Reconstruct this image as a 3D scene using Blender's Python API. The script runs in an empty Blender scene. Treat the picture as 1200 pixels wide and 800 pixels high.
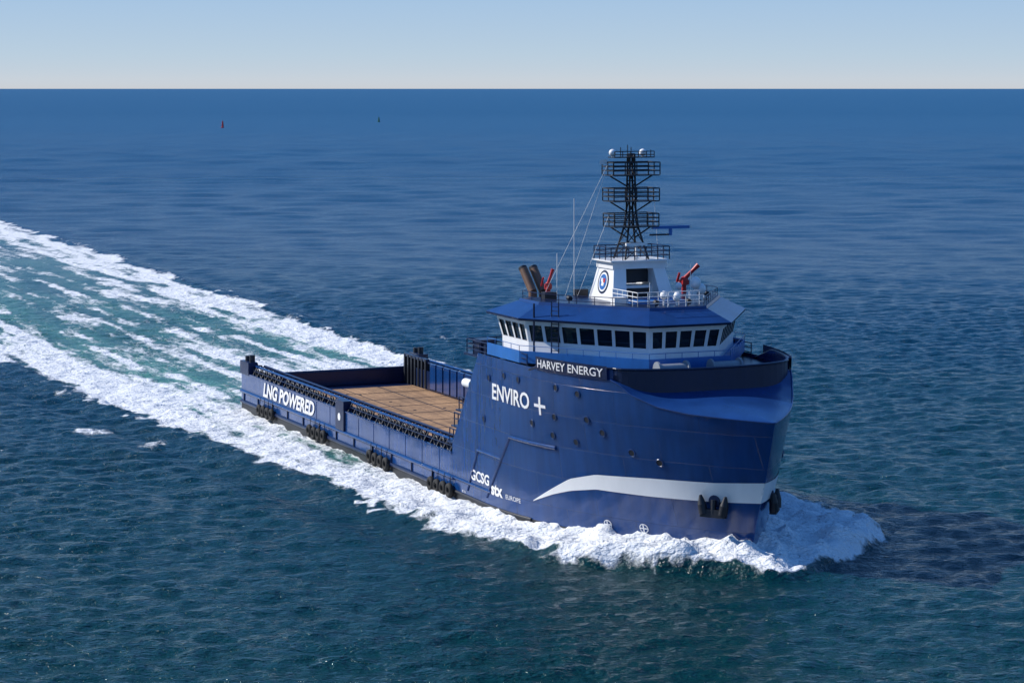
import bpy, math, random
import numpy as np
from mathutils import Vector, Matrix
random.seed(7)
scene=bpy.context.scene
# ------------------------------------------------------------ materials
def mat(name):
    m=bpy.data.materials.new(name); m.use_nodes=True
    nt=m.node_tree; b=nt.nodes["Principled BSDF"]
    return m,nt,b
def N(nt,t,**kw):
    n=nt.nodes.new(t)
    for k,v in kw.items():
        try: setattr(n,k,v)
        except Exception: n.inputs[k].default_value=v
    return n
def paint(name,col,rough=0.35,var=0.18,metal=0.0,scale=0.6,bump=0.02,coat=0.0,dirt=None):
    m,nt,b=mat(name)
    tc=N(nt,'ShaderNodeTexCoord')
    mp=N(nt,'ShaderNodeMapping'); mp.inputs['Scale'].default_value=(1,1,0.35)
    nt.links.new(tc.outputs['Object'],mp.inputs['Vector'])
    no=N(nt,'ShaderNodeTexNoise'); no.inputs['Scale'].default_value=scale; no.inputs['Detail'].default_value=6; no.inputs['Roughness'].default_value=0.65
    nt.links.new(mp.outputs[0],no.inputs['Vector'])
    rp=N(nt,'ShaderNodeValToRGB')
    c0=[c*(1-var) for c in col]; c1=[min(1,c*(1+var)) for c in col]
    rp.color_ramp.elements[0].position=0.3; rp.color_ramp.elements[0].color=(*(dirt or c0),1)
    rp.color_ramp.elements[1].position=0.7; rp.color_ramp.elements[1].color=(*c1,1)
    nt.links.new(no.outputs['Fac'],rp.inputs[0]); nt.links.new(rp.outputs[0],b.inputs['Base Color'])
    b.inputs['Roughness'].default_value=rough; b.inputs['Metallic'].default_value=metal
    b.inputs['Coat Weight'].default_value=coat
    bp=N(nt,'ShaderNodeBump'); bp.inputs['Strength'].default_value=0.4; bp.inputs['Distance'].default_value=bump
    nt.links.new(no.outputs['Fac'],bp.inputs['Height']); nt.links.new(bp.outputs[0],b.inputs['Normal'])
    return m
M={}
M['navy']=paint('navy_paint',(0.0045,0.014,0.055),0.3)
M['blue']=paint('bright_blue_paint',(0.015,0.13,0.42),0.4)
M['roof']=paint('roof_blue_paint',(0.009,0.044,0.17),0.25)
M['white']=paint('white_paint',(0.84,0.84,0.83),0.4,0.06)
M['black']=paint('black_boot_paint',(0.016,0.018,0.022),0.5,0.4)
M['dark']=paint('dark_steel',(0.009,0.012,0.02),0.5,0.3)
M['rubber']=paint('tyre_rubber',(0.012,0.012,0.012),0.8,0.3)
M['red']=paint('red_paint',(0.45,0.02,0.02),0.4)
M['rust']=paint('heat_stained_steel',(0.16,0.085,0.05),0.5,0.4)
M['grey']=paint('grey_paint',(0.25,0.27,0.3),0.5)
M['green']=paint('green_paint',(0.02,0.12,0.06),0.5)
M['text']=paint('lettering_white',(0.8,0.8,0.8),0.5,0.03)
m,nt,b=mat('bridge_glass'); b.inputs['Base Color'].default_value=(0.01,0.02,0.03,1); b.inputs['Roughness'].default_value=0.04; b.inputs['Specular IOR Level'].default_value=0.8
M['glass']=m
def hullmat():
    m,nt,b=mat('hull_blue_plating')
    tc=N(nt,'ShaderNodeTexCoord'); sp=N(nt,'ShaderNodeSeparateXYZ'); cb=N(nt,'ShaderNodeCombineXYZ')
    nt.links.new(tc.outputs['Object'],sp.inputs[0]); nt.links.new(sp.outputs[0],cb.inputs[0]); nt.links.new(sp.outputs[2],cb.inputs[1])
    br=N(nt,'ShaderNodeTexBrick'); br.offset=0.5
    for k,v in (('Scale',1.0),('Mortar Size',0.03),('Mortar Smooth',0.6),('Brick Width',6.1),('Row Height',2.35),('Bias',0.0)): br.inputs[k].default_value=v
    br.inputs['Color1'].default_value=(0.007,0.045,0.170,1); br.inputs['Color2'].default_value=(0.008,0.050,0.187,1); br.inputs['Mortar'].default_value=(0.005,0.034,0.13,1)
    nt.links.new(cb.outputs[0],br.inputs['Vector'])
    mp=N(nt,'ShaderNodeMapping'); mp.inputs['Scale'].default_value=(1.3,1.3,0.12); nt.links.new(tc.outputs['Object'],mp.inputs[0])
    no=N(nt,'ShaderNodeTexNoise'); no.inputs['Scale'].default_value=1.2; no.inputs['Detail'].default_value=7; nt.links.new(mp.outputs[0],no.inputs['Vector'])
    rp=N(nt,'ShaderNodeMapRange'); rp.inputs[1].default_value=0.35; rp.inputs[2].default_value=0.75; rp.inputs[3].default_value=0.85; rp.inputs[4].default_value=1.2
    nt.links.new(no.outputs['Fac'],rp.inputs[0])
    mx=N(nt,'ShaderNodeVectorMath',operation='SCALE'); nt.links.new(br.outputs['Color'],mx.inputs[0]); nt.links.new(rp.outputs[0],mx.inputs['Scale'])
    nt.links.new(mx.outputs[0],b.inputs['Base Color'])
    n2=N(nt,'ShaderNodeTexNoise'); n2.inputs['Scale'].default_value=0.45; n2.inputs['Detail'].default_value=3; nt.links.new(tc.outputs['Object'],n2.inputs['Vector'])
    ad=N(nt,'ShaderNodeMath',operation='MULTIPLY_ADD'); ad.inputs[1].default_value=-0.35
    nt.links.new(br.outputs['Fac'],ad.inputs[0]); nt.links.new(n2.outputs['Fac'],ad.inputs[2])
    bp=N(nt,'ShaderNodeBump'); bp.inputs['Strength'].default_value=0.6; bp.inputs['Distance'].default_value=0.06
    nt.links.new(ad.outputs[0],bp.inputs['Height']); nt.links.new(bp.outputs[0],b.inputs['Normal'])
    b.inputs['Roughness'].default_value=0.18; b.inputs['Coat Weight'].default_value=0.35; b.inputs['Coat Roughness'].default_value=0.08
    return m
M['hull']=hullmat()
def deckmat():
    m,nt,b=mat('timber_deck_planks')
    tc=N(nt,'ShaderNodeTexCoord')
    br=N(nt,'ShaderNodeTexBrick'); br.offset=0.37
    for k,v in (('Scale',1.0),('Mortar Size',0.02),('Brick Width',5.0),('Row Height',0.3)): br.inputs[k].default_value=v
    br.inputs['Color1'].default_value=(0.47,0.27,0.13,1); br.inputs['Color2'].default_value=(0.33,0.185,0.09,1); br.inputs['Mortar'].default_value=(0.09,0.055,0.035,1)
    nt.links.new(tc.outputs['Object'],br.inputs['Vector'])
    no=N(nt,'ShaderNodeTexNoise'); no.inputs['Scale'].default_value=0.35; no.inputs['Detail'].default_value=8; no.inputs['Roughness'].default_value=0.7
    nt.links.new(tc.outputs['Object'],no.inputs['Vector'])
    rp=N(nt,'ShaderNodeMapRange'); rp.inputs[1].default_value=0.3; rp.inputs[2].default_value=0.7; rp.inputs[3].default_value=0.55; rp.inputs[4].default_value=1.35
    nt.links.new(no.outputs['Fac'],rp.inputs[0])
    mx=N(nt,'ShaderNodeVectorMath',operation='SCALE'); nt.links.new(br.outputs['Color'],mx.inputs[0]); nt.links.new(rp.outputs[0],mx.inputs['Scale'])
    nt.links.new(mx.outputs[0],b.inputs['Base Color']); b.inputs['Roughness'].default_value=0.85
    return m
M['wood']=deckmat()
# ------------------------------------------------------------ ship root
ship=bpy.data.objects.new('offshore_supply_ship',None); scene.collection.objects.link(ship)
OX,OY=-19.1,242.9; TH=math.radians(23.6); CT,ST=math.cos(TH),math.sin(TH)
ship.location=(OX,OY,0); ship.rotation_euler=(0,0,-(math.pi/2-TH))
class MB:
    def __init__(s,name,mats,parent=ship,smooth=False):
        s.n=name;s.v=[];s.f=[];s.mi=[];s.mats=mats;s.parent=parent;s.smooth=smooth;s.sm=[]
    def add(s,vs,fs,mi=0,sm=None):
        o=len(s.v); s.v+= [tuple(p) for p in vs]
        for f in fs: s.f.append([i+o for i in f]); s.mi.append(mi); s.sm.append(s.smooth if sm is None else sm)
    def hexa(s,b,t,mi=0):
        s.add(list(b)+list(t),[(3,2,1,0),(4,5,6,7),(0,1,5,4),(1,2,6,5),(2,3,7,6),(3,0,4,7)],mi)
    def box(s,x0,x1,y0,y1,z0,z1,mi=0):
        s.hexa([(x0,y0,z0),(x1,y0,z0),(x1,y1,z0),(x0,y1,z0)],[(x0,y0,z1),(x1,y0,z1),(x1,y1,z1),(x0,y1,z1)],mi)
    def cyl(s,p0,p1,r,seg=8,mi=0,r1=None,cap=True):
        p0=Vector(p0);p1=Vector(p1);d=(p1-p0)
        if d.length<1e-6:return
        d.normalize(); a=d.orthogonal().normalized(); c=d.cross(a); r1=r if r1 is None else r1
        vs=[];
        for k in range(seg):
            t=2*math.pi*k/seg; vs.append(p0+(a*math.cos(t)+c*math.sin(t))*r)
        for k in range(seg):
            t=2*math.pi*k/seg; vs.append(p1+(a*math.cos(t)+c*math.sin(t))*r1)
        fs=[(k,(k+1)%seg,seg+(k+1)%seg,seg+k) for k in range(seg)]
        s.add(vs,fs,mi,True)
        if cap: s.add(vs,[tuple(range(seg))[::-1],tuple(range(seg,2*seg))],mi,False)
    def path(s,pts,r,seg=6,mi=0):
        for a,b in zip(pts[:-1],pts[1:]): s.cyl(a,b,r,seg,mi)
    def torus(s,c,axis,R,r,seg=20,sg=8,mi=0,a0=0,a1=2*math.pi):
        c=Vector(c);ax=Vector(axis).normalized(); u=ax.orthogonal().normalized()
        if abs(ax.y)>0.9: u=Vector((1,0,0))
        w=ax.cross(u); full=abs(a1-a0-2*math.pi)<1e-4; n=seg if full else seg+1
        vs=[];fs=[]
        for i in range(n):
            t=a0+(a1-a0)*i/seg; rad=u*math.cos(t)+w*math.sin(t)
            for j in range(sg):
                q=2*math.pi*j/sg; vs.append(c+rad*(R+r*math.cos(q))+ax*(r*math.sin(q)))
        for i in range(seg):
            i2=(i+1)%n
            for j in range(sg): fs.append((i*sg+j,i2*sg+j,i2*sg+(j+1)%sg,i*sg+(j+1)%sg))
        s.add(vs,fs,mi,True)
    def sphere(s,c,r,mi=0,seg=16,rg=10,zs=1.0,half=False):
        vs=[];fs=[]
        for i in range(rg+1):
            ph=(math.pi/2 if half else math.pi)*i/rg
            for j in range(seg):
                t=2*math.pi*j/seg; vs.append((c[0]+r*math.sin(ph)*math.cos(t),c[1]+r*math.sin(ph)*math.sin(t),c[2]+r*zs*math.cos(ph)))
        for i in range(rg):
            for j in range(seg): fs.append((i*seg+j,(i+1)*seg+j,(i+1)*seg+(j+1)%seg,i*seg+(j+1)%seg))
        s.add(vs,fs,mi,True)
    def rail(s,pts,h=1.1,sp=1.5,r=0.035,bars=3,mi=0):
        for a,b in zip(pts[:-1],pts[1:]):
            a=Vector(a);b=Vector(b);n=max(1,int(round((b-a).length/sp)))
            for k in range(n+1):
                p=a.lerp(b,k/n); s.cyl(p,p+Vector((0,0,h)),r,5,mi)
            for q in range(bars):
                z=h*(q+1)/bars; s.cyl(a+Vector((0,0,z)),b+Vector((0,0,z)),r,5,mi)
    def done(s):
        me=bpy.data.meshes.new(s.n); me.from_pydata(s.v,[],s.f); me.update()
        for m_ in s.mats: me.materials.append(M[m_])
        me.polygons.foreach_set('material_index',s.mi); me.polygons.foreach_set('use_smooth',s.sm)
        ob=bpy.data.objects.new(s.n,me); scene.collection.objects.link(ob)
        if s.parent: ob.parent=s.parent
        return ob
# ------------------------------------------------------------ hull form
def lerp(a,b,t): return a+(b-a)*t
def xs_(z): return float(np.interp(z,[-4,0,3,6.5,10.4,13],[88.2,89.2,90.1,91.5,92.7,92.9]))
def x0_(z): return float(np.interp(z,[-4,0,10,13],[60,64,70,71]))
def xa_(z): return float(np.interp(z,[4.8,12.4],[58,63.3]))
def B(x,z):
    x0=x0_(z);xe=xs_(z)
    if x<=x0: b=9.75
    else:
        t=min(1,(x-x0)/(xe-x0)); b=9.75*(max(0,1-t**2.05))**0.92
    return b
def sheer(x): return float(np.interp(x,[58,82,83,84,86,88,93],[12.6,12.6,12.2,11.6,10.95,10.65,10.4]))
hull=MB('hull',['hull','black'],smooth=True)
zr=[-4,0,1.0,2.1]
for sgn in (-1,1):
    xsn=np.linspace(0,58,30); n=len(xsn)
    for j in range(len(zr)-1):
        hull.add([(x,sgn*9.75,zr[j]) for x in xsn]+[(x,sgn*9.75,zr[j+1]) for x in xsn],[(i,i+1,n+i+1,n+i) for i in range(n-1)],1 if zr[j]<1 else 0)
hull.add([(0,-9.75,-4),(0,9.75,-4),(0,9.75,2.1),(0,-9.75,2.1)],[(0,1,2,3)],0,False)
NU=72
gs=[1-(1-k/NU)**1.9 for k in range(NU+1)]
top=[]
for sgn in (-1,1):
    cols=[]
    for g in gs:
        xk=xa_(12.4)+(xs_(10.4)-xa_(12.4))*g; zt=sheer(xk)
        zz=[-4,-2,0,1.0]+[1.0+(zt-1.0)*k/26 for k in range(1,27)]
        col=[]
        for z in zz:
            x=xa_(z)+(xs_(z)-xa_(z))*g
            col.append((x,sgn*B(x,z),z))
        cols.append(col)
    R=len(cols[0]); vs=[p for c in cols for p in c]
    f0=[];f1=[]
    for i in range(NU):
        for j in range(R-1):
            (f1 if j<3 else f0).append((i*R+j,(i+1)*R+j,(i+1)*R+j+1,i*R+j+1))
    o=len(hull.v); hull.add(vs,f0,0)
    for f in f1: hull.f.append([i+o for i in f]); hull.mi.append(1); hull.sm.append(True)
    top.append([c[-1] for c in cols])
hull.add([(58,-9.75,2.1),(58,9.75,2.1),(58,9.75,4.8),(58,-9.75,4.8),(63.3,9.7,12.4),(63.3,-9.7,12.4)],[(0,1,2,3),(3,2,4,5)],0,False)
hull.done()
wb=MB('whaleback_foredeck',['roof'],smooth=True)
ed=[p for p in top[0] if p[0]>=82.2]
K=24;vs=[]
for (x,y,z) in ed:
    bb=abs(y); zc=float(np.interp(x,[82,84.5,92.8],[12.1,11.75,10.45]))
    for k in range(K+1):
        q=-1+2*k/K; vs.append((x,bb*q,z-0.004+(max(zc-z,0))*(1-q*q)))
n=K+1
wb.add(vs,[(i*n+k,(i+1)*n+k,(i+1)*n+k+1,i*n+k+1) for i in range(len(ed)-1) for k in range(K)])
for tp in top:
    q=[p for p in tp if p[0]>=81.8]
    wb.path([(p[0],p[1]*1.002,p[2]) for p in q],0.07,6,0)
wb.done()
cap=MB('forecastle_deck',['navy'])
pts=[(63.3,9.7)]+[(x,B(x,12.3)-0.02) for x in np.linspace(66,81.5,14)]+[(82+2.3*math.sin(a),7.0*math.cos(a)) for a in np.linspace(0,math.pi/2,10)]
for (a,b_) in zip(pts[:-1],pts[1:]):
    cap.add([(a[0],-a[1],12.3),(b_[0],-b_[1],12.3),(b_[0],b_[1],12.3),(a[0],a[1],12.3)],[(0,1,2,3)])
cap.done()
bw=MB('forecastle_bulwark',['navy','hull'])
path=[(x,-B(x,12.6)) for x in np.linspace(73,81.5,12)]+[(82+2.6*math.sin(a),-7.15*math.cos(a)) for a in np.linspace(0.05,math.pi-0.05,24)]+[(x,B(x,12.6)) for x in np.linspace(81.5,73,12)]
P=[Vector((p[0],p[1],0)) for p in path]
ins=[]
for i,p in enumerate(P):
    t=(P[min(i+1,len(P)-1)]-P[max(i-1,0)]).normalized(); ins.append(p+Vector((-t.y,t.x,0))*0.14)
def bz(i):
    f=min(i,len(P)-1-i)/11
    return 12.35+0.95*min(1,f/0.4)
for i in range(len(P)-1):
    side = i<12 or i>=len(P)-13
    zb=12.5 if side else 10.9
    z0,z1=bz(i),bz(i+1)
    a,b_,c,d=P[i],P[i+1],ins[i+1],ins[i]
    bw.hexa([(a.x,a.y,zb),(b_.x,b_.y,zb),(c.x,c.y,zb),(d.x,d.y,zb)],[(a.x,a.y,z0),(b_.x,b_.y,z1),(c.x,c.y,z1),(d.x,d.y,z0)],1 if side else 0)
for i in range(len(P)-1): bw.cyl((P[i].x,P[i].y,bz(i)+.03),(P[i+1].x,P[i+1].y,bz(i+1)+.03),0.09,6,0)
for i in range(12,len(P)-12,3):
    a=ins[i]; bw.box(a.x-0.5,a.x,a.y-0.03,a.y+0.03,12.3,13.1,0)
bw.done()
wn=MB('anchor_windlass',['grey','dark'])
for y in (-2.2,2.2):
    wn.box(80.9,82.6,y-0.9,y+0.9,12.3,12.6,1); wn.cyl((81.7,y-1.2,13.0),(81.7,y+1.2,13.0),0.4,14,0); wn.cyl((81.7,y-1.25,13.0),(81.7,y-1.1,13.0),0.6,14,0); wn.cyl((81.7,y+1.1,13.0),(81.7,y+1.25,13.0),0.6,14,0)
wn.done()
# ------------------------------------------------------------ stripe, marks, text
def hp(x,z,sgn,off=0.03):
    e=0.05
    b0=B(x,z); dx=(B(x+e,z)-B(x-e,z))/(2*e); nx=-dx; n=math.hypot(nx,1); return (x+off*nx/n, sgn*(b0+off/n), z)
sw=MB('white_bow_stripe',['white'],smooth=True)
X=[72.5,75,77,79.5,84,88,90.6]; T=[2.5,3.75,4.75,5.4,5.7,5.85,6.1]; Bo=[2.45,3.3,3.85,4.3,4.35,4.45,4.6]
for sgn in (-1,1):
    vs=[];n=90;R=9
    for i in range(n+1):
        u=1-(1-i/n)**1.9
        for k in range(R):
            x=72.5+(90.6-72.5)*u; zt=np.interp(x,X,T);zb=np.interp(x,X,Bo); z=float(zb+(zt-zb)*k/(R-1))
            xx=72.5+(xs_(z)-0.0-72.5)*u
            vs.append(hp(min(xx,xs_(z)-0.001),z,sgn,0.035) if xx<xs_(z)-0.05 else (xs_(z)+0.035,sgn*0.0,z))
    sw.add(vs,[(i*R+k,(i+1)*R+k,(i+1)*R+k+1,i*R+k+1) for i in range(n) for k in range(R-1)])
sw.done()
def text(name,s,x0,x1,z0,h,fn,shear=0.0,mt='text',sgn=-1,bold=0.0):
    cu=bpy.data.curves.new(name,'FONT'); cu.body=s; cu.shear=shear; cu.offset=bold; cu.resolution_u=3
    ob=bpy.data.objects.new(name+'_t',cu); scene.collection.objects.link(ob)
    bpy.context.view_layer.update()
    dg=bpy.context.evaluated_depsgraph_get(); me=bpy.data.meshes.new_from_object(ob.evaluated_get(dg))
    bpy.data.objects.remove(ob)
    co=np.array([v.co[:] for v in me.vertices]); mn=co.min(0);mxx=co.max(0)
    sx=(x1-x0)/(mxx[0]-mn[0]); sz=h/(mxx[1]-mn[1])
    for v in me.vertices:
        tx=(v.co.x-mn[0])*sx; tz=(v.co.y-mn[1])*sz
        xx=x0+tx if sgn<0 else x1-tx
        v.co=fn(xx,z0+tz,sgn)
    me.materials.clear(); me.materials.append(M[mt])
    o=bpy.data.objects.new(name,me); scene.collection.objects.link(o); o.parent=ship
for sg,sf in ((-1,''),(1,'_port')):
    flat=lambda x,z,s: (x,s*9.83,z)
    hf=lambda x,z,s: hp(x,z,s,0.05)
    text('lng_powered_lettering'+sf,'LNG POWERED',7.6,23.6,2.35,1.45,flat,0.25,sgn=sg,bold=0.035)
    text('enviro_lettering'+sf,'ENVIRO',66.3,73.0,9.35,1.25,hf,sgn=sg,bold=0.02)
    text('plus_sign'+sf,'+',73.7,75.2,9.15,1.35,hf,sgn=sg,bold=0.0)
    text('gcsg_lettering'+sf,'GCSG',62.0,65.7,2.5,0.85,hf,sgn=sg,bold=0.03)
    text('stx_lettering'+sf,'stx',66.1,68.1,1.95,0.9,hf,sgn=sg,bold=0.04)
    text('small_lettering'+sf,'EUROPE',68.6,70.8,2.0,0.35,hf,sgn=sg)
    text('draft_marks'+sf,'8 7 6',60.2,60.9,1.2,0.2,hf,sgn=sg)
    nb=MB('name_board'+sf,['navy','text'])
    xs2=np.linspace(74.2,82.0,14)
    nb.add([hp(x,12.5,sg,0.10) for x in xs2]+[hp(x,13.5,sg,0.10) for x in xs2],[(i,i+1,14+i+1,14+i) for i in range(13)])
    nb.done()
    text('ship_name_lettering'+sf,'HARVEY ENERGY',74.5,81.7,12.7,0.62,lambda x,z,s: hp(x,z,s,0.14),sgn=sg,bold=0.01)
ph=MB('portholes',['dark','hull','text'])
def disc(x,z,sgn,r,off,mi,mb,seg=14):
    mb.add([hp(x+r*math.cos(2*math.pi*k/seg),z+r*math.sin(2*math.pi*k/seg),sgn,off) for k in range(seg)],[tuple(range(seg))],mi)
for sgn in (-1,1):
    for (x,z) in [(65.6,10.9),(68.5,11.4),(71.2,11.4),(76.6,11.4),(79.0,11.2),(76.2,9.2),(78.3,7.6),(75.8,7.8),(81.0,8.6),(73.2,8.4),(83.2,7.4),(85.2,6.9),(79.7,9.4),(64.6,7.6)]:
        disc(x,z,sgn,0.30,0.03,1,ph); disc(x,z,sgn,0.21,0.05,0,ph)
        q=[hp(x+.26*math.cos(2*math.pi*k/12),z+.26*math.sin(2*math.pi*k/12),sgn,.05) for k in range(13)]; ph.path(q,.04,5,1)
    for (x,z) in [(80.0,1.8),(82.9,1.9)]:
        disc(x,z,sgn,0.34,0.04,2,ph); disc(x,z,sgn,0.27,0.055,1,ph)
        for a in (0,math.pi/2):
            w=0.045; dx,dz=math.cos(a)*0.27,math.sin(a)*0.27; ex_,ez=-math.sin(a)*w,math.cos(a)*w
            ph.add([hp(x+dx+ex_,z+dz+ez,sgn,.07+a*.01),hp(x-dx+ex_,z-dz+ez,sgn,.07+a*.01),hp(x-dx-ex_,z-dz-ez,sgn,.07+a*.01),hp(x+dx-ex_,z+dz-ez,sgn,.07+a*.01)],[(0,1,2,3)],2)
    def strip(pts,r=0.1,mi=1):
        for a,b_ in zip(pts[:-1],pts[1:]):
            n=max(2,int(abs(b_[0]-a[0])/1.0))
            q=[hp(lerp(a[0],b_[0],k/n),lerp(a[1],b_[1],k/n),sgn,0.03) for k in range(n+1)]
            ph.path(q,r,6,mi)
    strip([(65.2,1.6),(69.6,6.9)],0.11); strip([(69.6,6.9),(76.0,6.9)],0.17); strip([(61.3,1.5),(63.4,5.0)],0.09); strip([(63.4,5.0),(68.0,5.0)],0.12)
    strip([(58.5,2.1),(66,2.1)],0.12); strip([(58.2,1.02),(72,0.97)],0.12,0)
ph.done()
def anchor(x,z,sgn,idx):
    a=MB('anchor'+idx,['dark','navy'])
    c=Vector(hp(x,z,sgn,0.05)); tg=(Vector(hp(x+.3,z,sgn,0.05))-Vector(hp(x-.3,z,sgn,0.05))).normalized(); up=Vector((0,0,1)); nr=tg.cross(up)*(1 if sgn<0 else -1)
    if nr.y*sgn<0: nr=-nr
    def P3(u,v,w): return c+tg*u+up*v+nr*w
    a.cyl(P3(0,0.35,-.1),P3(0,0.35,0.25),0.42,12,1)
    a.cyl(P3(0,.45,0.3),P3(0,-0.5,0.4),0.2,8,0)
    a.hexa([P3(-.95,-0.75,.1),P3(.95,-0.75,.1),P3(.95,-0.75,.6),P3(-.95,-0.75,.6)],[P3(-.8,-0.2,.15),P3(.8,-0.2,.15),P3(.8,-.2,.55),P3(-.8,-.2,.55)],0)
    for s_ in (-1,1):
        a.cyl(P3(s_*.72,-.55,.4),P3(s_*.85,.1,.4),.34,10,0,.32)
        a.cyl(P3(s_*.85,.1,.4),P3(s_*.95,.75,.42),.32,10,0,.1)
    a.done()
anchor(88.2,4.2,-1,''); anchor(88.2,4.2,1,'_port')
# ------------------------------------------------------------ cargo deck
dk=MB('cargo_deck',['navy','wood','dark'])
dk.add([(0.02,-9.7,2.05),(58,-9.7,2.05),(58,9.7,2.05),(0.02,9.7,2.05)],[(0,1,2,3)],0)
dk.add([(3.5,-7.9,2.1),(57.5,-7.9,2.1),(57.5,7.9,2.1),(3.5,7.9,2.1)],[(0,1,2,3)],1)
for y in (-4.0,0.0,4.0):
    dk.box(3.5,57.5,y-0.05,y+0.05,2.1,2.125,2)
for x in np.arange(8,57,5.0): dk.box(x-0.04,x+0.04,-7.9,7.9,2.104,2.122,2)
for i in range(26):
    x=random.uniform(6,55);y=random.uniform(-7,7); dk.cyl((x,y,2.1),(x,y,2.14),0.16,8,2)
dk.done()
cr=MB('cargo_rail',['navy','hull','dark','blue','white'])
for sgn in (-1,1):
    y=sgn*9.75
    def bx(x0,x1,ya,yb,z0,z1,mi):
        cr.box(x0,x1,min(sgn*ya,sgn*yb),max(sgn*ya,sgn*yb),z0,z1,mi)
    xe=58 
    bx(0,xe,9.62,9.76,2.1,3.95,1)
    bx(0,xe,9.55,9.85,3.95,4.03,1)
    bx(4,xe,8.0,8.12,2.1,4.0,0)
    for i_,x in enumerate(np.arange(0.6,xe,1.45)):
        cr.cyl((x,sgn*9.6,4.0),(x,sgn*9.15,4.78),0.07,6,2)
        cr.cyl((x,sgn*8.1,2.2),(x,sgn*8.25,4.78),0.09,6,0)
        cr.cyl((x,sgn*8.25,4.75),(x,sgn*9.2,4.75),0.07,6,0)
        if not (27<x<33) and i_%9!=8: cr.torus((x+0.72,sgn*9.35,4.28+random.uniform(-.05,.05)),(random.uniform(-.15,.15),1,0),0.42,0.10,14,6,2)
    cr.cyl((0,sgn*9.1,4.8),(xe,sgn*9.1,4.8),0.13,8,1)
    cr.cyl((3,sgn*8.2,4.8),(xe,sgn*8.2,4.8),0.13,8,0)
    cr.cyl((0,sgn*9.42,4.4),(xe,sgn*9.42,4.4),0.05,6,0)
    cr.cyl((0,sgn*9.8,2.05),(58.5,sgn*9.8,2.05),0.17,10,1)
    cr.cyl((0,sgn*9.8,1.0),(58.5,sgn*9.8,1.0),0.17,10,0)
    for x in np.arange(1,58,4.8): cr.box(x-.06,x+.06,min(y,sgn*9.86),max(y,sgn*9.86),1.15,1.9,0)
    for x in np.arange(24.0,57,3.9): cr.box(x-.05,x+.05,min(y,sgn*9.79),max(y,sgn*9.79),2.2,3.95,1)
    for x in (30.0,):
        bx(x,x+2.2,9.2,9.95,2.2,4.9,0); cr.cyl((x+1.1,sgn*9.96,3.4),(x+1.1,sgn*9.99,3.4),0.35,14,4)
    bx(-0.1,2.8,8.9,9.9,3.9,5.2,0); cr.cyl((2.2,sgn*9.3,5.2),(2.2,sgn*9.3,5.9),0.3,10,2)
    cr.cyl((0.8,sgn*9.3,5.2),(0.8,sgn*9.3,5.7),0.3,10,2)
cr.box(0,0.5,-9.6,9.6,2.1,3.5,0); cr.cyl((0.25,-9.4,3.55),(0.25,9.4,3.55),0.2,10,0)
for k in range(7):
    x=0.8+k*1.0; cr.box(x,x+0.35,7.9,8.35,2.1,5.1,2)
cr.box(0.8,7.2,7.95,8.3,4.9,5.2,0)
for k in range(9): cr.box(8.5+k*1.9,8.5+k*1.9+1.5,7.85,8.0,2.3,4.9,1)
cr.done()
fd=MB('tyre_fenders',['rubber'])
for sgn in (-1,1):
    for xc in (9.2,25,41.6,56.2):
        for k in range(4):
            fd.torus((xc-2.1+k*1.35,sgn*10.08,0.95+0.06*random.uniform(-1,1)),(0,1,0),0.42,0.21,18,8)
            fd.cyl((xc-2.1+k*1.35,sgn*10.0,1.4),(xc-2.1+k*1.35,sgn*9.95,2.2),0.03,5)
fd.done()
rl=MB('deck_railings',['blue','navy','white','dark'])
rl.rail([(60.5,-9.5,12.35),(72.5,-9.6,12.35)],1.1,1.3,0.045,3,1)
rl.rail([(60.5,9.5,12.35),(72.5,9.6,12.35)],1.1,1.3,0.045,3,1)
rl.rail([(60.5,-9.5,12.35),(60.5,9.5,12.35)],1.1,1.3,0.045,3,1)
rl.box(60.3,63.4,-9.7,9.7,12.2,12.36,1)
for (x,z) in ((58.0,4.8),(59.0,6.2),(60.0,7.6)):
    rl.rail([(x-1.4,-9.4,z),(x+.2,-9.4,z)],1.0,0.8,0.05,2,1); rl.box(x-1.4,x+.3,-9.7,-8.6,z-.12,z,1)
rl.done()
eq=MB('deck_lockers_and_vents',['navy','white','dark','grey','blue'])
eq.box(61,62.6,-9.2,-7.9,12.36,13.5,0); eq.box(63.2,64.2,-9.2,-8.2,12.36,13.2,0)
for (x,y) in ((61.5,-6.5),(62.8,-5.2),(64,-7.2),(61.8,-3.5),(62,3),(63.5,6.5)):
    eq.cyl((x,y,12.3),(x,y,13.6),0.22,10,0); eq.cyl((x,y,13.6),(x,y,13.8),0.4,10,0)
eq.cyl((58.8,-8.9,9.7),(60.2,-8.9,9.7),0.36,12,1)
eq.sphere((58.8,-8.9,9.7),0.36,1)
eq.done()
# ------------------------------------------------------------ superstructure
ss=MB('superstructure',['navy','blue','white'])
def prism(mb,poly0,z0,poly1,z1,mi,capmi=None,top_=True):
    n=len(poly0); vs=[(p[0],p[1],z0) for p in poly0]+[(p[0],p[1],z1) for p in poly1]
    mb.add(vs,[(i,(i+1)%n,n+(i+1)%n,n+i) for i in range(n)],mi,False)
    if top_: mb.add(vs[n:],[tuple(range(n))],mi if capmi is None else capmi,False)
def off(poly,d):
    out=[];n=len(poly)
    for i in range(n):
        p0=Vector(poly[i-1]);p=Vector(poly[i]);p1=Vector(poly[(i+1)%n])
        d0=(p-p0).normalized();d1=(p1-p).normalized()
        n0=Vector((d0.y,-d0.x));n1=Vector((d1.y,-d1.x)); bs=(n0+n1).normalized(); c=bs.dot(n0)
        q=p+bs*(d/c); out.append((q.x,q.y))
    return out
WH=[(66,-8.8),(71,-8.8),(79.5,-2.9),(79.5,2.9),(71,8.8),(66,8.8)]
prism(ss,off(WH,-0.4),12.3,off(WH,-0.4),13.0,0)
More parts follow.
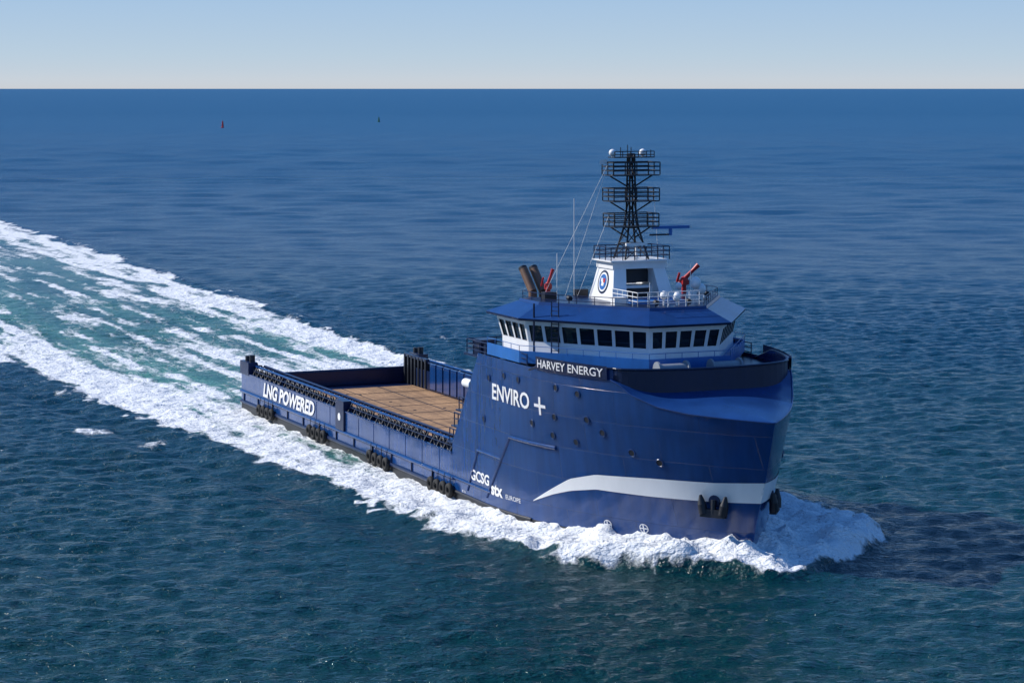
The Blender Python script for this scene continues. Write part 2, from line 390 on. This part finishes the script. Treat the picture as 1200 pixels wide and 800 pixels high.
prism(ss,off(WH,0.9),12.9,off(WH,0.9),13.2,1)
ss.done()
wk=MB('bridge_walkway_bulwark',['blue','navy','white'])
po=off(WH,0.9)
for i in range(6):
    a,b_=po[i],po[(i+1)%6]
    if i==5: continue
    d=Vector((b_[0]-a[0],b_[1]-a[1])).normalized(); nn=Vector((-d.y,d.x))*0.08; oo=nn*-.1
    wk.hexa([(a[0]+oo.x,a[1]+oo.y,12.7),(b_[0]+oo.x,b_[1]+oo.y,12.7),(b_[0]+nn.x,b_[1]+nn.y,12.7),(a[0]+nn.x,a[1]+nn.y,12.7)],[(a[0]+oo.x,a[1]+oo.y,13.6),(b_[0]+oo.x,b_[1]+oo.y,13.6),(b_[0]+nn.x,b_[1]+nn.y,13.6),(a[0]+nn.x,a[1]+nn.y,13.6)],0)
wk.rail([(p[0],p[1],13.5) for p in [po[0],po[1],po[2],po[3],po[4],po[5]]],0.5,1.4,0.025,1,0)
wk.done()
wh=MB('wheelhouse',['white','glass','dark','navy'])
zb,zs,zh,ze=13.2,14.2,15.6,15.95
prism(wh,WH,zb,WH,zs,0,top_=False)
OUT=off(WH,0.32); OUT2=off(WH,0.36)
prism(wh,OUT,zh,OUT2,ze,0,top_=False)
nw=[4,7,5,7,4,9]
for i in range(6):
    a0,b0=Vector((*WH[i],zs)),Vector((*WH[(i+1)%6],zs)); a1,b1=Vector((*OUT[i],zh)),Vector((*OUT[(i+1)%6],zh))
    d=(b0-a0).normalized(); nn=Vector((-d.y,d.x,0))
    n=nw[i]; L=(b0-a0).length; mw=0.27/L
    def Q(u,v,w=0.0):
        lo=a0.lerp(b0,u);hi=a1.lerp(b1,u); return lo.lerp(hi,v)+nn*w
    us=[]
    for k in range(n): us.append((k/n+mw/2+ (mw/2 if k==0 else 0),(k+1)/n-mw/2-(mw/2 if k==n-1 else 0)))
    prev=0
    for (u0,u1) in us:
        wh.add([Q(prev,0),Q(u0,0),Q(u0,1),Q(prev,1)],[(0,1,2,3)],0,False); prev=u1
        v0,v1=0.05,0.93
        wh.add([Q(u0,0),Q(u1,0),Q(u1,v0),Q(u0,v0)],[(0,1,2,3)],0,False); wh.add([Q(u0,v1),Q(u1,v1),Q(u1,1),Q(u0,1)],[(0,1,2,3)],0,False)
        wh.add([Q(u0,v0,.09),Q(u1,v0,.09),Q(u1,v1,.09),Q(u0,v1,.09)],[(0,1,2,3)],1,False)
        for (p,q) in (((u0,v0),(u1,v0)),((u1,v0),(u1,v1)),((u1,v1),(u0,v1)),((u0,v1),(u0,v0))):
            wh.add([Q(*p),Q(*q),Q(*q,.09),Q(*p,.09)],[(0,1,2,3)],2,False)
    wh.add([Q(prev,0),Q(1,0),Q(1,1),Q(prev,1)],[(0,1,2,3)],0,False)
wh.done()
rf=MB('wheelhouse_roof',['roof','navy','white','blue'])
E=off(WH,0.95); E2=off(WH,0.98); IN=off(WH,-0.9)
prism(rf,E,15.88,E2,16.05,1,top_=False)
rf.add([(p[0],p[1],15.88) for p in E],[tuple(range(6))],2,False)
prism(rf,E2,16.05,IN,16.95,0,1)
prism(rf,off(IN,-0.05),16.95,off(IN,-0.12),17.15,0,1)
ri=off(IN,-0.3)
rf.rail([(p[0],p[1],16.95) for p in ri][2:4],1.0,1.4,0.03,2,2)
rf.rail([(p[0],p[1],16.95) for p in ri][0:3],0.8,1.6,0.03,2,1)
rf.rail([(p[0],p[1],16.95) for p in ri][3:6],0.8,1.6,0.03,2,1)
for x_,y_ in ((73.2,-7.9),(73.7,-7.55)):
    rf.cyl((x_,y_,13.2),(x_,y_,17.4),0.05,6,1)
for k in range(12): rf.cyl((73.2,-7.9,13.4+k*.33),(73.7,-7.55,13.4+k*.33),0.03,5,1)
rf.cyl((72.2,-8.9,13.2),(72.2,-8.9,17.2),0.08,6,1)
rf.done()
# ------------------------------------------------------------ tower, mast
tw=MB('mast_base_tower',['white','dark','blue','navy','red','grey'])
for s_ in (-1,1):
    y0,y1=sorted((s_*1.5,s_*2.7)); t0,t1=sorted((s_*1.1,s_*2.1))
    tw.hexa([(68.6,y0,16.9),(73.0,y0,16.9),(73.0,y1,16.9),(68.6,y1,16.9)],[(69.4,t0,20.0),(72.0,t0,20.0),(72.0,t1,20.0),(69.4,t1,20.0)],0)
tw.box(69.6,71.6,-1.45,1.45,16.9,18.2,0); tw.box(71.55,71.64,-1.1,1.1,17.2,18.0,1)
tw.box(69.3,72.2,-2.3,2.3,19.55,20.1,0); tw.box(69.1,72.5,-2.6,2.6,20.1,20.2,0)
tw.box(69.8,71.2,-1.2,1.2,18.4,19.5,1)
def ey(z): return -2.7+(z-16.9)/3.1*0.6-0.03
for (r,mi,o) in ((0.9,3,0),(0.74,0,.012),(0.6,2,.024),):
    cx,cz=70.75,18.5
    tw.add([(cx+r*math.cos(2*math.pi*k/20),ey(cz+r*math.sin(2*math.pi*k/20))-o,cz+r*math.sin(2*math.pi*k/20)) for k in range(20)],[tuple(range(20))],mi,False)
for (dx,dz,w,mi) in ((0,-.1,.2,0),(0.2,.12,.16,4),(-.2,.15,.14,0)):
    cx,cz=70.75+dx,18.5+dz; tw.add([(cx-w,ey(cz-w)-.036-dx*.01,cz-w),(cx+w,ey(cz-w)-.036-dx*.01,cz-w),(cx+w,ey(cz+w)-.036-dx*.01,cz+w),(cx-w,ey(cz+w)-.036-dx*.01,cz+w)],[(0,1,2,3)],mi,False)
tw.done()
ms=MB('lattice_mast',['dark','navy','white','blue'])
cx=70.7
ms.rail([(69.3,-2.5,20.2),(72.3,-2.5,20.2),(72.3,2.5,20.2),(69.3,2.5,20.2),(69.3,-2.5,20.2)],1.0,1.0,0.04,3,1)
lv=[20.2,21.4,22.6,23.8,25.0,26.2,27.3,28.3]; hw=[1.0,.7,.42,.27,.25,.23,.21,.2]
for i in range(len(lv)-1):
    c0=[(cx+a*hw[i],b_*hw[i],lv[i]) for a,b_ in ((-1,-1),(1,-1),(1,1),(-1,1))]; c1=[(cx+a*hw[i+1],b_*hw[i+1],lv[i+1]) for a,b_ in ((-1,-1),(1,-1),(1,1),(-1,1))]
    for k in range(4):
        ms.cyl(c0[k],c1[k],0.08,6,0); ms.cyl(c0[k],c1[(k+1)%4],0.04,5,0); ms.cyl(c1[k],c1[(k+1)%4],0.04,5,0)
for z,w in ((22.75,1.9),(24.7,1.95),(26.7,2.0)):
    ms.box(cx-1.0,cx+1.0,-w,w,z-.08,z,0)
    ms.rail([(cx-1,-w,z),(cx+1,-w,z),(cx+1,w,z),(cx-1,w,z),(cx-1,-w,z)],0.95,0.9,0.045,3,0)
    for s_ in (-1,1): ms.cyl((cx,s_*w*.9,z-.1),(cx,s_*.35,z-.9),0.06,5,0)
ms.box(cx-.6,cx+.6,-1.7,1.7,28.0,28.08,0); ms.rail([(cx+.6,-1.7,28.0),(cx+.6,1.7,28.0)],.5,.7,.035,2,0)
for y in (-1.6,1.0,): ms.sphere((cx,y,28.4),0.28,2); ms.cyl((cx,y,28.0),(cx,y,28.2),.08,6,2)
for y,h in ((-0.9,.5),(0,.5),(1.7,.3),(-.3,.7)): ms.cyl((cx,y,28.0),(cx,y,28.3+h),.035,5,0)
ms.cyl((cx+.8,3.0,22.0),(cx+.8,3.0,22.5),0.15,8,3); ms.box(cx+.7,cx+.95,1.4,4.6,22.5,22.72,3); ms.cyl((cx+.8,1.2,22.05),(cx+.8,3.1,22.05),.07,6,0)
ms.box(cx+1.2,cx+1.4,-1.1,0.7,21.3,21.5,2); ms.cyl((cx+1.3,-.2,20.2),(cx+1.3,-.2,21.3),.1,8,2)
for a,b_ in (((cx,-1.95,27.6),(66.2,-5.5,16.95)),((cx,-1.95,27.6),(67.5,-4.2,17.0)),((cx,1.95,25.6),(67,4.5,17)),((cx,-1.9,23.6),(68,-3.4,17))): ms.cyl(a,b_,0.014,4,2)
for (x,y,z0,z1) in ((68,-3.6,17,24.8),(67,-4.6,17,20.5),(75,2.9,17,20.0),(77,-1.6,17,18.9),(74,3.6,17,19.2)): ms.cyl((x,y,z0),(x,y,z1),0.025,5,2)
ms.add([(cx,-2.7,27.5),(cx-.1,-2.0,27.55),(cx-.1,-2.0,27.9),(cx,-2.7,27.85)],[(0,1,2,3)],2,False)
ms.done()
dm=MB('radomes_and_lights',['white','dark','grey','blue'])
for (x,y,z,r) in ((76.6,-.2,17.7,.3),(77.3,.5,17.6,.28),(74.5,3.6,18.3,.42),(73.6,4.5,17.7,.42),(72.5,3.2,18.0,.25),(75.5,1.5,17.6,.25)):
    dm.cyl((x,y,16.9),(x,y,z),0.09,8,0); dm.sphere((x,y,z+r*.5),r,0,zs=1.15)
for (x,y) in ((77.8,-1.5),(77.8,1.2),(72,-5.9),(72.5,5.6)):
    dm.cyl((x,y,16.95),(x,y,17.4),.05,6,1); dm.cyl((x-.1,y,17.5),(x+.25,y,17.45),.2,10,1)
for (x,y) in ((75,-3.2),(69,-6.2),(67.5,-2.8)): dm.box(x-.35,x+.35,y-.5,y+.5,16.96,17.7,0 if x>74 else 1)
dm.box(72.8,75.6,-2.0,2.2,17.15,17.35,3)
dm.rail([(72.8,-2.6,17.15),(77.0,-2.6,17.15),(77.0,2.6,17.15)],1.0,.9,.035,3,0)
dm.done()
def monitor(x,y,z,nm,d,k=1.0):
    f=MB(nm,['red','dark'])
    f.cyl((x,y,z),(x,y,z+.7),.2,10,0); f.cyl((x,y,z+.7),(x,y,z+.85),.35*k,12,0)
    f.sphere((x,y,z+1.05),.32*k,0); f.box(x-.35*k,x+.35*k,y-.28*k,y+.28*k,z+.75,z+1.1,0)
    c=Vector((x,y,z+1.15)); dv=Vector(d).normalized()
    f.cyl(c-dv*.5*k,c+dv*.9*k,.2*k,10,0,.15*k); f.cyl(c+dv*.9*k,c+dv*1.6*k,.14*k,10,0,.2*k)
    f.torus(c-dv*.2+Vector((0,.35*k,0)),(0,1,0),.28*k,.05,12,6,0); f.cyl(c+Vector((-.3,-.45,-.2)),c+Vector((.1,-.45,.5)),.1*k,8,0)
    f.done()
monitor(66.2,-5.0,16.95,'fire_monitor',(.1,.25,.8),.75); monitor(69.4,5.3,17.2,'fire_monitor_port',(.3,.7,.75))
st=MB('exhaust_stacks',['rust','dark','navy'])
st.box(60.8,64.6,-5.6,-1.6,12.3,15.8,2); st.box(60.8,64.6,1.6,5.6,12.3,15.8,2)
for y in (-4.7,-3.8,3.8,4.7):
    st.cyl((62.6,y,15.8),(62.6,y,17.2),.34,14,0); st.cyl((62.6,y,17.15),(61.3,y-.25,18.9),.34,14,0); st.cyl((61.32,y-.25,18.85),(61.2,y-.27,19.02),.35,14,1); st.torus((62.6,y,16.6),(0,0,1),.36,.05,14,6,1)
st.done()
# ------------------------------------------------------------ buoys
def buoy(X_,Y_,h,mt,nm):
    root=bpy.data.objects.new(nm,None); scene.collection.objects.link(root); root.location=(X_,Y_,0)
    b_=MB('buoy_body',[mt,'dark'],parent=root)
    b_.cyl((0,0,-.3),(0,0,.7),1.3,16,0); b_.cyl((0,0,.7),(0,0,1.0),1.3,16,0,.9)
    for a in range(4):
        t=a*math.pi/2; b_.cyl((math.cos(t)*.9,math.sin(t)*.9,.9),(math.cos(t)*.35,math.sin(t)*.35,h-.8),.1,6,0)
    b_.cyl((0,0,1.0),(0,0,h-.8),.6,10,0); b_.cyl((0,0,h-.8),(0,0,h),.35,10,0); b_.done()
buoy(-241,1919,6.0,'red','navigation_buoy'); buoy(-130,2250,5.0,'green','navigation_buoy.001')
# ------------------------------------------------------------ sea
def h2(ix,iy,seed):
    h=(ix*374761393+iy*668265263+seed*974634777)&0xffffffff
    h=((h^(h>>13))*1274126177)&0xffffffff
    return ((h^(h>>16))&0xffff)/65535.0
def vn(x,y,seed=0):
    xi=np.floor(x).astype(np.int64);yi=np.floor(y).astype(np.int64);fx=x-xi;fy=y-yi
    fx=fx*fx*(3-2*fx);fy=fy*fy*(3-2*fy)
    return (h2(xi,yi,seed)*(1-fx)+h2(xi+1,yi,seed)*fx)*(1-fy)+(h2(xi,yi+1,seed)*(1-fx)+h2(xi+1,yi+1,seed)*fx)*fy
def fbm(x,y,o=4,seed=0):
    s=0;a=.5;t=0
    for k in range(o): s=s+a*vn(x*2**k+17*k,y*2**k-9*k,seed+k);t+=a;a*=.55
    return s/t
def grow(start,step,rate,end):
    out=[];x=start;d=step
    while x<end: d*=rate; x+=d; out.append(x)
    return out
FS=0.40
xa=np.array(sorted([-v for v in grow(135,FS,1.03,60000)])+list(np.arange(-135,75+.01,FS))+grow(75,FS,1.03,60000))
ya=np.array(sorted([-v for v in grow(-112,.6,1.12,3000)])+list(np.arange(112,330,FS))+grow(330,FS,1.012,70000))
dxa=np.gradient(xa);dya=np.gradient(ya)
Xg,Yg=np.meshgrid(xa,ya); sp=np.maximum(np.meshgrid(dxa,dya)[0]*1.0,np.meshgrid(dxa,dya)[1])
nx,ny=len(xa),len(ya)
rx,ry=Xg-OX,Yg-OY
sx=ST*rx-CT*ry; sy=CT*rx+ST*ry; ay=np.abs(sy); port=(sy>0)
rng=np.random.RandomState(3)
Z=np.zeros_like(Xg)
for i in range(60):
    L=1.1*(5.5/1.1)**(i/59.0); k=2*math.pi/L; th=math.radians(-80)+rng.normal(0,.6); a=.0054*L*rng.uniform(.6,1.3)
    if L>3.2:a*=.7
    wt=np.clip((L/sp-2.2)/1.6,0,1); p=rng.uniform(0,6.28); ph_=k*(Xg*math.cos(th)+Yg*math.sin(th))+p
    Z+=a*wt*(np.sin(ph_)+.2*np.cos(2*ph_))
for i in range(40):      # farther off the sheet is coarser: carry the slopes with the shortest seas it resolves
    L=5.5*(60/5.5)**(i/39.0); k=2*math.pi/L; th=math.radians(-80)+rng.normal(0,.7); a=.0030*L*rng.uniform(.6,1.3)
    q_=L/sp; wt=np.clip((q_-2.2)/1.2,0,1)*np.clip((9-q_)/4,0,1); p=rng.uniform(0,6.28)
    Z+=a*wt*np.sin(k*(Xg*math.cos(th)+Yg*math.sin(th))+p)
Z+=.08*np.sin(2*math.pi/27*(Xg*.5+Yg*.86))*np.clip((27/sp-2.5)/2,0,1)
grp=.6+.8*fbm(Xg/35,Yg/55,3,90); Z*=grp
# foam
ex=np.interp(sx,[-400,-340,-260,-114,-55,-14,34,62,78,83,86.8,90,92,93.8,95],[35,34,33,27,24.5,22.7,18.6,15.4,14.0,13.0,9.2,5.8,3.7,1.8,-.5])
ex=ex+port*np.interp(sx,[0,60,80,88,92,94],[0,1,2.8,2.4,1.2,0])
ex_n=ex+(fbm(sx/9,sy/9,4,5)-.5)*np.interp(sx,[-300,0,80,90],[8,7,4.5,3])+(fbm(sx/2,sy/2,3,6)-.5)*2.5
wl=np.interp(sx,[0,64,70,76,80,84,88,89.4],[9.75,9.75,9.2,7.6,6.0,3.9,1.4,0]); wl=np.where(sx<0,0,wl)
inside=np.clip((ex_n-ay)/2.2+.3,0,1)
streak=fbm(sx/26,sy/1.7,4,11); streak2=fbm(sx/6,sy/2.2,4,21); big=fbm(sx/30,sy/9,3,77)
bwid=np.interp(sx,[-300,-100,0],[9,11,12])
d_in=ex-ay
band=np.where(d_in<bwid*.6,1,np.exp(-((d_in-bwid*.6)/(bwid*.6))**2))
dec=np.interp(sx,[-420,-250,-60,0],[.72,.86,.98,1.05])
aft=band*.34*dec+.66*dec+np.exp(-(sy/6.5)**2)*np.interp(sx,[-300,-120,-30,0],[.0,.0,.08,.25])+(streak-.5)*1.45+(streak2-.5)*.7+(big-.5)*.6
aft-= .12*np.exp(-((sy-11)/4)**2)+.10*np.exp(-((sy+7)/3.5)**2)
side=.90+.22*np.exp(-((ay-(ex-2))/2.2)**2)+(streak-.5)*1.0+(streak2-.5)*.5
bowf=1.1+(streak2-.5)*.3
w1=np.clip((sx+8)/16,0,1); w2=np.clip((sx-52)/22,0,1)
F=(aft*(1-w1)+side*w1); F=F*(1-w2)+bowf*w2
F=np.clip(F,0,1.15)*inside; F=np.where((sx>95.2)|(sx<-700),0,F)
fleck=fbm(Xg/1.4,Yg/1.8,3,99)
F=np.maximum(F,np.clip(fleck-.60,0,1)*4.5*np.exp(-np.clip(ay-ex_n,0,99)/3.0)*(sx<93)*(sx>-400)*(ay>ex_n-1))
def patch(px,py,rx_,ry_,amp):
    global F
    s=(py-103)/33.4; PX=(px-600)/s; PY=2700/s
    F=np.maximum(F,amp*np.exp(-((Xg-PX)/rx_)**2-((Yg-PY)/ry_)**2)*(0.35+1.3*fbm(Xg/1.3,Yg/1.6,4,40)))
patch(103,506,3.4,2.2,.95);patch(183,520,1.8,3.4,.85);patch(60,462,3,3,.6);patch(520,395,2.,4,.6)
aer=np.clip((ex*0.97-ay)/5,0,1)*np.interp(sx,[-700,-400,-200,-100,-20,30,70],[.0,.2,.42,.65,.95,.6,.4])*(.2+1.4*(fbm(sx/30,sy/5,3,31)))
aer=np.where(sx>93,0,np.clip(aer,0,1))
Z*=1-.3*np.clip((ex-ay)/3,0,1)*(sx<92)
d=ay-ex
kel=np.where((sx<90),np.clip((90-sx)/30,0,1),0)*np.exp(-np.clip(d,0,None)/9)*np.cos(2*math.pi*d/8.5)*(d>-1)*.3*np.interp(sx,[-400,-100,60],[.2,.7,1])
Z+=kel*np.clip((5-sp)/3,0,1)
r=np.clip((ay-wl)/np.maximum(ex-wl,.5),0,2)
hx=np.interp(sx,[-60,0,40,60,75,83,87.5,90.5,93,95],[0,.15,.35,.6,.9,1.6,2.2,1.8,1.0,0])
prof=np.interp(r,[0,.35,.72,.9,1.0],[1,.62,.7,.35,0])
nz=fbm(Xg/2.2,Yg/2.2,4,50); nz2=fbm(Xg/.9,Yg/.9,3,60)
Z+=hx*prof*(.55+.9*nz)*(sx<95)
fine=np.clip((2.5-sp)/1.5,0,1)
Z+=np.clip(F,0,1)*fine*((nz-.5)*.7+(nz2-.5)*.4)*np.interp(sx,[-200,0,60,85],[.6,.7,.9,1.7])
me=bpy.data.meshes.new('sea_water')
V=np.stack([Xg,Yg,Z],-1).reshape(-1,3).astype(np.float32)
me.vertices.add(len(V)); me.vertices.foreach_set('co',V.ravel())
idx=np.arange(nx*ny).reshape(ny,nx); Q=np.stack([idx[:-1,:-1],idx[:-1,1:],idx[1:,1:],idx[1:,:-1]],-1).reshape(-1,4).astype(np.int32)
me.loops.add(Q.size); me.loops.foreach_set('vertex_index',Q.ravel()); me.polygons.add(len(Q))
me.polygons.foreach_set('loop_start',np.arange(0,Q.size,4,dtype=np.int32)); me.polygons.foreach_set('loop_total',np.full(len(Q),4,dtype=np.int32))
me.polygons.foreach_set('use_smooth',np.ones(len(Q),dtype=bool)); me.update(calc_edges=True)
RO=np.interp(np.hypot(Xg,Yg),[120,300,900,3000],[.11,.17,.28,.38])
for nm,ar in (('foam',F),('aer',aer),('chop',RO)):
    at=me.attributes.new(nm,'FLOAT','POINT'); at.data.foreach_set('value',ar.reshape(-1).astype(np.float32))
sea=bpy.data.objects.new('sea_water',me); scene.collection.objects.link(sea)
m,nt,b=mat('sea_surface'); L_=nt.links.new
tc=N(nt,'ShaderNodeTexCoord')
def noise(scale,detail,rough,vec,dist=0):
    n=N(nt,'ShaderNodeTexNoise'); n.inputs['Scale'].default_value=scale;n.inputs['Detail'].default_value=detail;n.inputs['Roughness'].default_value=rough;n.inputs['Distortion'].default_value=dist; L_(vec,n.inputs['Vector']); return n
mpw=N(nt,'ShaderNodeMapping'); mpw.inputs['Rotation'].default_value=(0,0,math.radians(12)); mpw.inputs['Scale'].default_value=(0.6,1,1); L_(tc.outputs['Object'],mpw.inputs[0])
n1=noise(1.0,3,.6,mpw.outputs[0],.2); n2=noise(3.2,3,.65,mpw.outputs[0],.3); n3=noise(.012,4,.55,mpw.outputs[0])
b1=N(nt,'ShaderNodeBump'); b1.inputs['Strength'].default_value=1; b1.inputs['Distance'].default_value=.6; L_(n1.outputs['Fac'],b1.inputs['Height'])
b2=N(nt,'ShaderNodeBump'); b2.inputs['Strength'].default_value=1; b2.inputs['Distance'].default_value=.26; L_(n2.outputs['Fac'],b2.inputs['Height']); L_(b1.outputs[0],b2.inputs['Normal'])
af=N(nt,'ShaderNodeAttribute'); af.attribute_name='foam'; aa=N(nt,'ShaderNodeAttribute'); aa.attribute_name='aer'; ac=N(nt,'ShaderNodeAttribute'); ac.attribute_name='chop'
mpf=N(nt,'ShaderNodeMapping'); mpf.vector_type='TEXTURE'; mpf.inputs['Rotation'].default_value=(0,0,-(math.pi/2-TH)); mpf.inputs['Scale'].default_value=(2.0,1,1); L_(tc.outputs['Object'],mpf.inputs[0])
nf=noise(.8,7,.70,mpf.outputs[0],.6); nf2=noise(2.6,4,.6,mpf.outputs[0],.3)
mxn=N(nt,'ShaderNodeMath',operation='MULTIPLY_ADD'); mxn.inputs[1].default_value=.35; L_(nf2.outputs['Fac'],mxn.inputs[0])
sc=N(nt,'ShaderNodeMath',operation='MULTIPLY'); sc.inputs[1].default_value=1.15; L_(nf.outputs['Fac'],sc.inputs[0]); L_(sc.outputs[0],mxn.inputs[2])
sb=N(nt,'ShaderNodeMath',operation='SUBTRACT'); L_(af.outputs['Fac'],sb.inputs[0]); L_(mxn.outputs[0],sb.inputs[1])
mr=N(nt,'ShaderNodeMapRange'); mr.interpolation_type='SMOOTHSTEP'; mr.inputs[1].default_value=-.24; mr.inputs[2].default_value=.16; L_(sb.outputs[0],mr.inputs[0])
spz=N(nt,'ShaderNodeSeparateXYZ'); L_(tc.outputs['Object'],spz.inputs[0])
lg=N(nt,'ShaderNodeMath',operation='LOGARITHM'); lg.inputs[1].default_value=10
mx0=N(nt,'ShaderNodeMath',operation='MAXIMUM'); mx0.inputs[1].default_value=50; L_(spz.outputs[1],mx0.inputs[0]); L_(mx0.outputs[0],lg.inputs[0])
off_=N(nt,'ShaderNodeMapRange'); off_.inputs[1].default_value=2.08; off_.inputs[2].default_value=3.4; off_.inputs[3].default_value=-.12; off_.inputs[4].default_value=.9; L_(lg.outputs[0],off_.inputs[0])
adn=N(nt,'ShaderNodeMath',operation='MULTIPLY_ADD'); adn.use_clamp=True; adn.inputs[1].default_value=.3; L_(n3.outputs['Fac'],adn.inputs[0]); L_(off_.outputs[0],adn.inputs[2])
water_haze_ramp=N(nt,'ShaderNodeValToRGB'); de=water_haze_ramp.color_ramp.elements  # near teal, far blue: sky reflection and haze painted into colour by distance
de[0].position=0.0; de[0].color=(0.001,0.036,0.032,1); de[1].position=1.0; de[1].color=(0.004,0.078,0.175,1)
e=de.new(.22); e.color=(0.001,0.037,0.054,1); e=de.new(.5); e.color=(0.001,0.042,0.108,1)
L_(adn.outputs[0],water_haze_ramp.inputs[0])
mxa=N(nt,'ShaderNodeMix',data_type='RGBA'); L_(aa.outputs['Fac'],mxa.inputs['Factor']); L_(water_haze_ramp.outputs[0],mxa.inputs['A']); mxa.inputs['B'].default_value=(0.10,0.29,0.235,1)
mxf=N(nt,'ShaderNodeMix',data_type='RGBA'); L_(mr.outputs[0],mxf.inputs['Factor']); L_(mxa.outputs['Result'],mxf.inputs['A']); mxf.inputs['B'].default_value=(0.87,0.89,0.9,1)
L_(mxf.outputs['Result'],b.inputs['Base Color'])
rr=N(nt,'ShaderNodeMapRange'); L_(ac.outputs['Fac'],rr.inputs[3]); rr.inputs[4].default_value=.8; L_(mr.outputs[0],rr.inputs[0]); L_(rr.outputs[0],b.inputs['Roughness'])
b3=N(nt,'ShaderNodeBump'); b3.inputs['Strength'].default_value=.8; b3.inputs['Distance'].default_value=.2; hh=N(nt,'ShaderNodeMath',operation='MULTIPLY'); L_(mr.outputs[0],hh.inputs[0]); L_(mxn.outputs[0],hh.inputs[1]); L_(hh.outputs[0],b3.inputs['Height']); L_(b2.outputs[0],b3.inputs['Normal'])
L_(b3.outputs[0],b.inputs['Normal']); b.inputs['IOR'].default_value=1.33
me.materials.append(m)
# ------------------------------------------------------------ light
Sdir=Vector((-1,.30,0)).normalized(); EL=math.radians(36)
S=Vector((Sdir.x*math.cos(EL),Sdir.y*math.cos(EL),math.sin(EL)))
sl=bpy.data.lights.new('sun','SUN'); sl.energy=5.0; sl.angle=math.radians(.5); sl.color=(1,.96,.9)
so=bpy.data.objects.new('sun',sl); scene.collection.objects.link(so); so.rotation_euler=(-S).to_track_quat('-Z','Y').to_euler(); so.location=(-100,100,150)
w=bpy.data.worlds.new('World'); scene.world=w; w.use_nodes=True; nt=w.node_tree; bg=nt.nodes['Background']
sky=nt.nodes.new('ShaderNodeTexSky'); sky.sky_type='NISHITA'; sky.sun_disc=False; sky.sun_elevation=EL; sky.sun_rotation=math.atan2(S.x,S.y)%(2*math.pi); sky.air_density=1.0; sky.dust_density=0.4; sky.ozone_density=2.0
tcw=nt.nodes.new('ShaderNodeTexCoord'); spw=nt.nodes.new('ShaderNodeSeparateXYZ'); nt.links.new(tcw.outputs['Generated'],spw.inputs[0])
sq=nt.nodes.new('ShaderNodeMath'); sq.operation='POWER'; sq.inputs[1].default_value=.5; sq.use_clamp=True
mxz=nt.nodes.new('ShaderNodeMath'); mxz.operation='MAXIMUM'; mxz.inputs[1].default_value=0.0; nt.links.new(spw.outputs[2],mxz.inputs[0]); nt.links.new(mxz.outputs[0],sq.inputs[0])
cr_=nt.nodes.new('ShaderNodeValToRGB'); el=cr_.color_ramp.elements
stops=[(0,(.60,.63,.68)),(.06,(.58,.65,.73)),(.12,(.48,.62,.76)),(.196,(.37,.55,.78)),(.35,(.15,.36,.74)),(.6,(.06,.22,.60)),(1,(.04,.14,.43))]
el[0].position=0; el[0].color=(*stops[0][1],1); el[1].position=1; el[1].color=(*stops[-1][1],1)
for p_,c_ in stops[1:-1]:
    e=el.new(p_); e.color=(*c_,1)
nt.links.new(sq.outputs[0],cr_.inputs[0])
scl=nt.nodes.new('ShaderNodeVectorMath'); scl.operation='SCALE'; scl.inputs['Scale'].default_value=10; nt.links.new(cr_.outputs[0],scl.inputs[0])
mix=nt.nodes.new('ShaderNodeMix'); mix.data_type='RGBA'; mix.inputs['Factor'].default_value=.93; nt.links.new(sky.outputs[0],mix.inputs['A']); nt.links.new(scl.outputs[0],mix.inputs['B'])
nt.links.new(mix.outputs['Result'],bg.inputs[0]); bg.inputs[1].default_value=.1
# ------------------------------------------------------------ camera
cam=bpy.data.cameras.new('camera'); co=bpy.data.objects.new('camera',cam); scene.collection.objects.link(co); scene.camera=co
co.location=(0,0,33.4); co.rotation_euler=(math.pi/2,0,0); cam.sensor_width=36; cam.lens=81; cam.shift_y=-297/1200; cam.clip_start=1; cam.clip_end=120000
scene.view_settings.view_transform='Standard'; scene.view_settings.look='None'; scene.view_settings.exposure=0
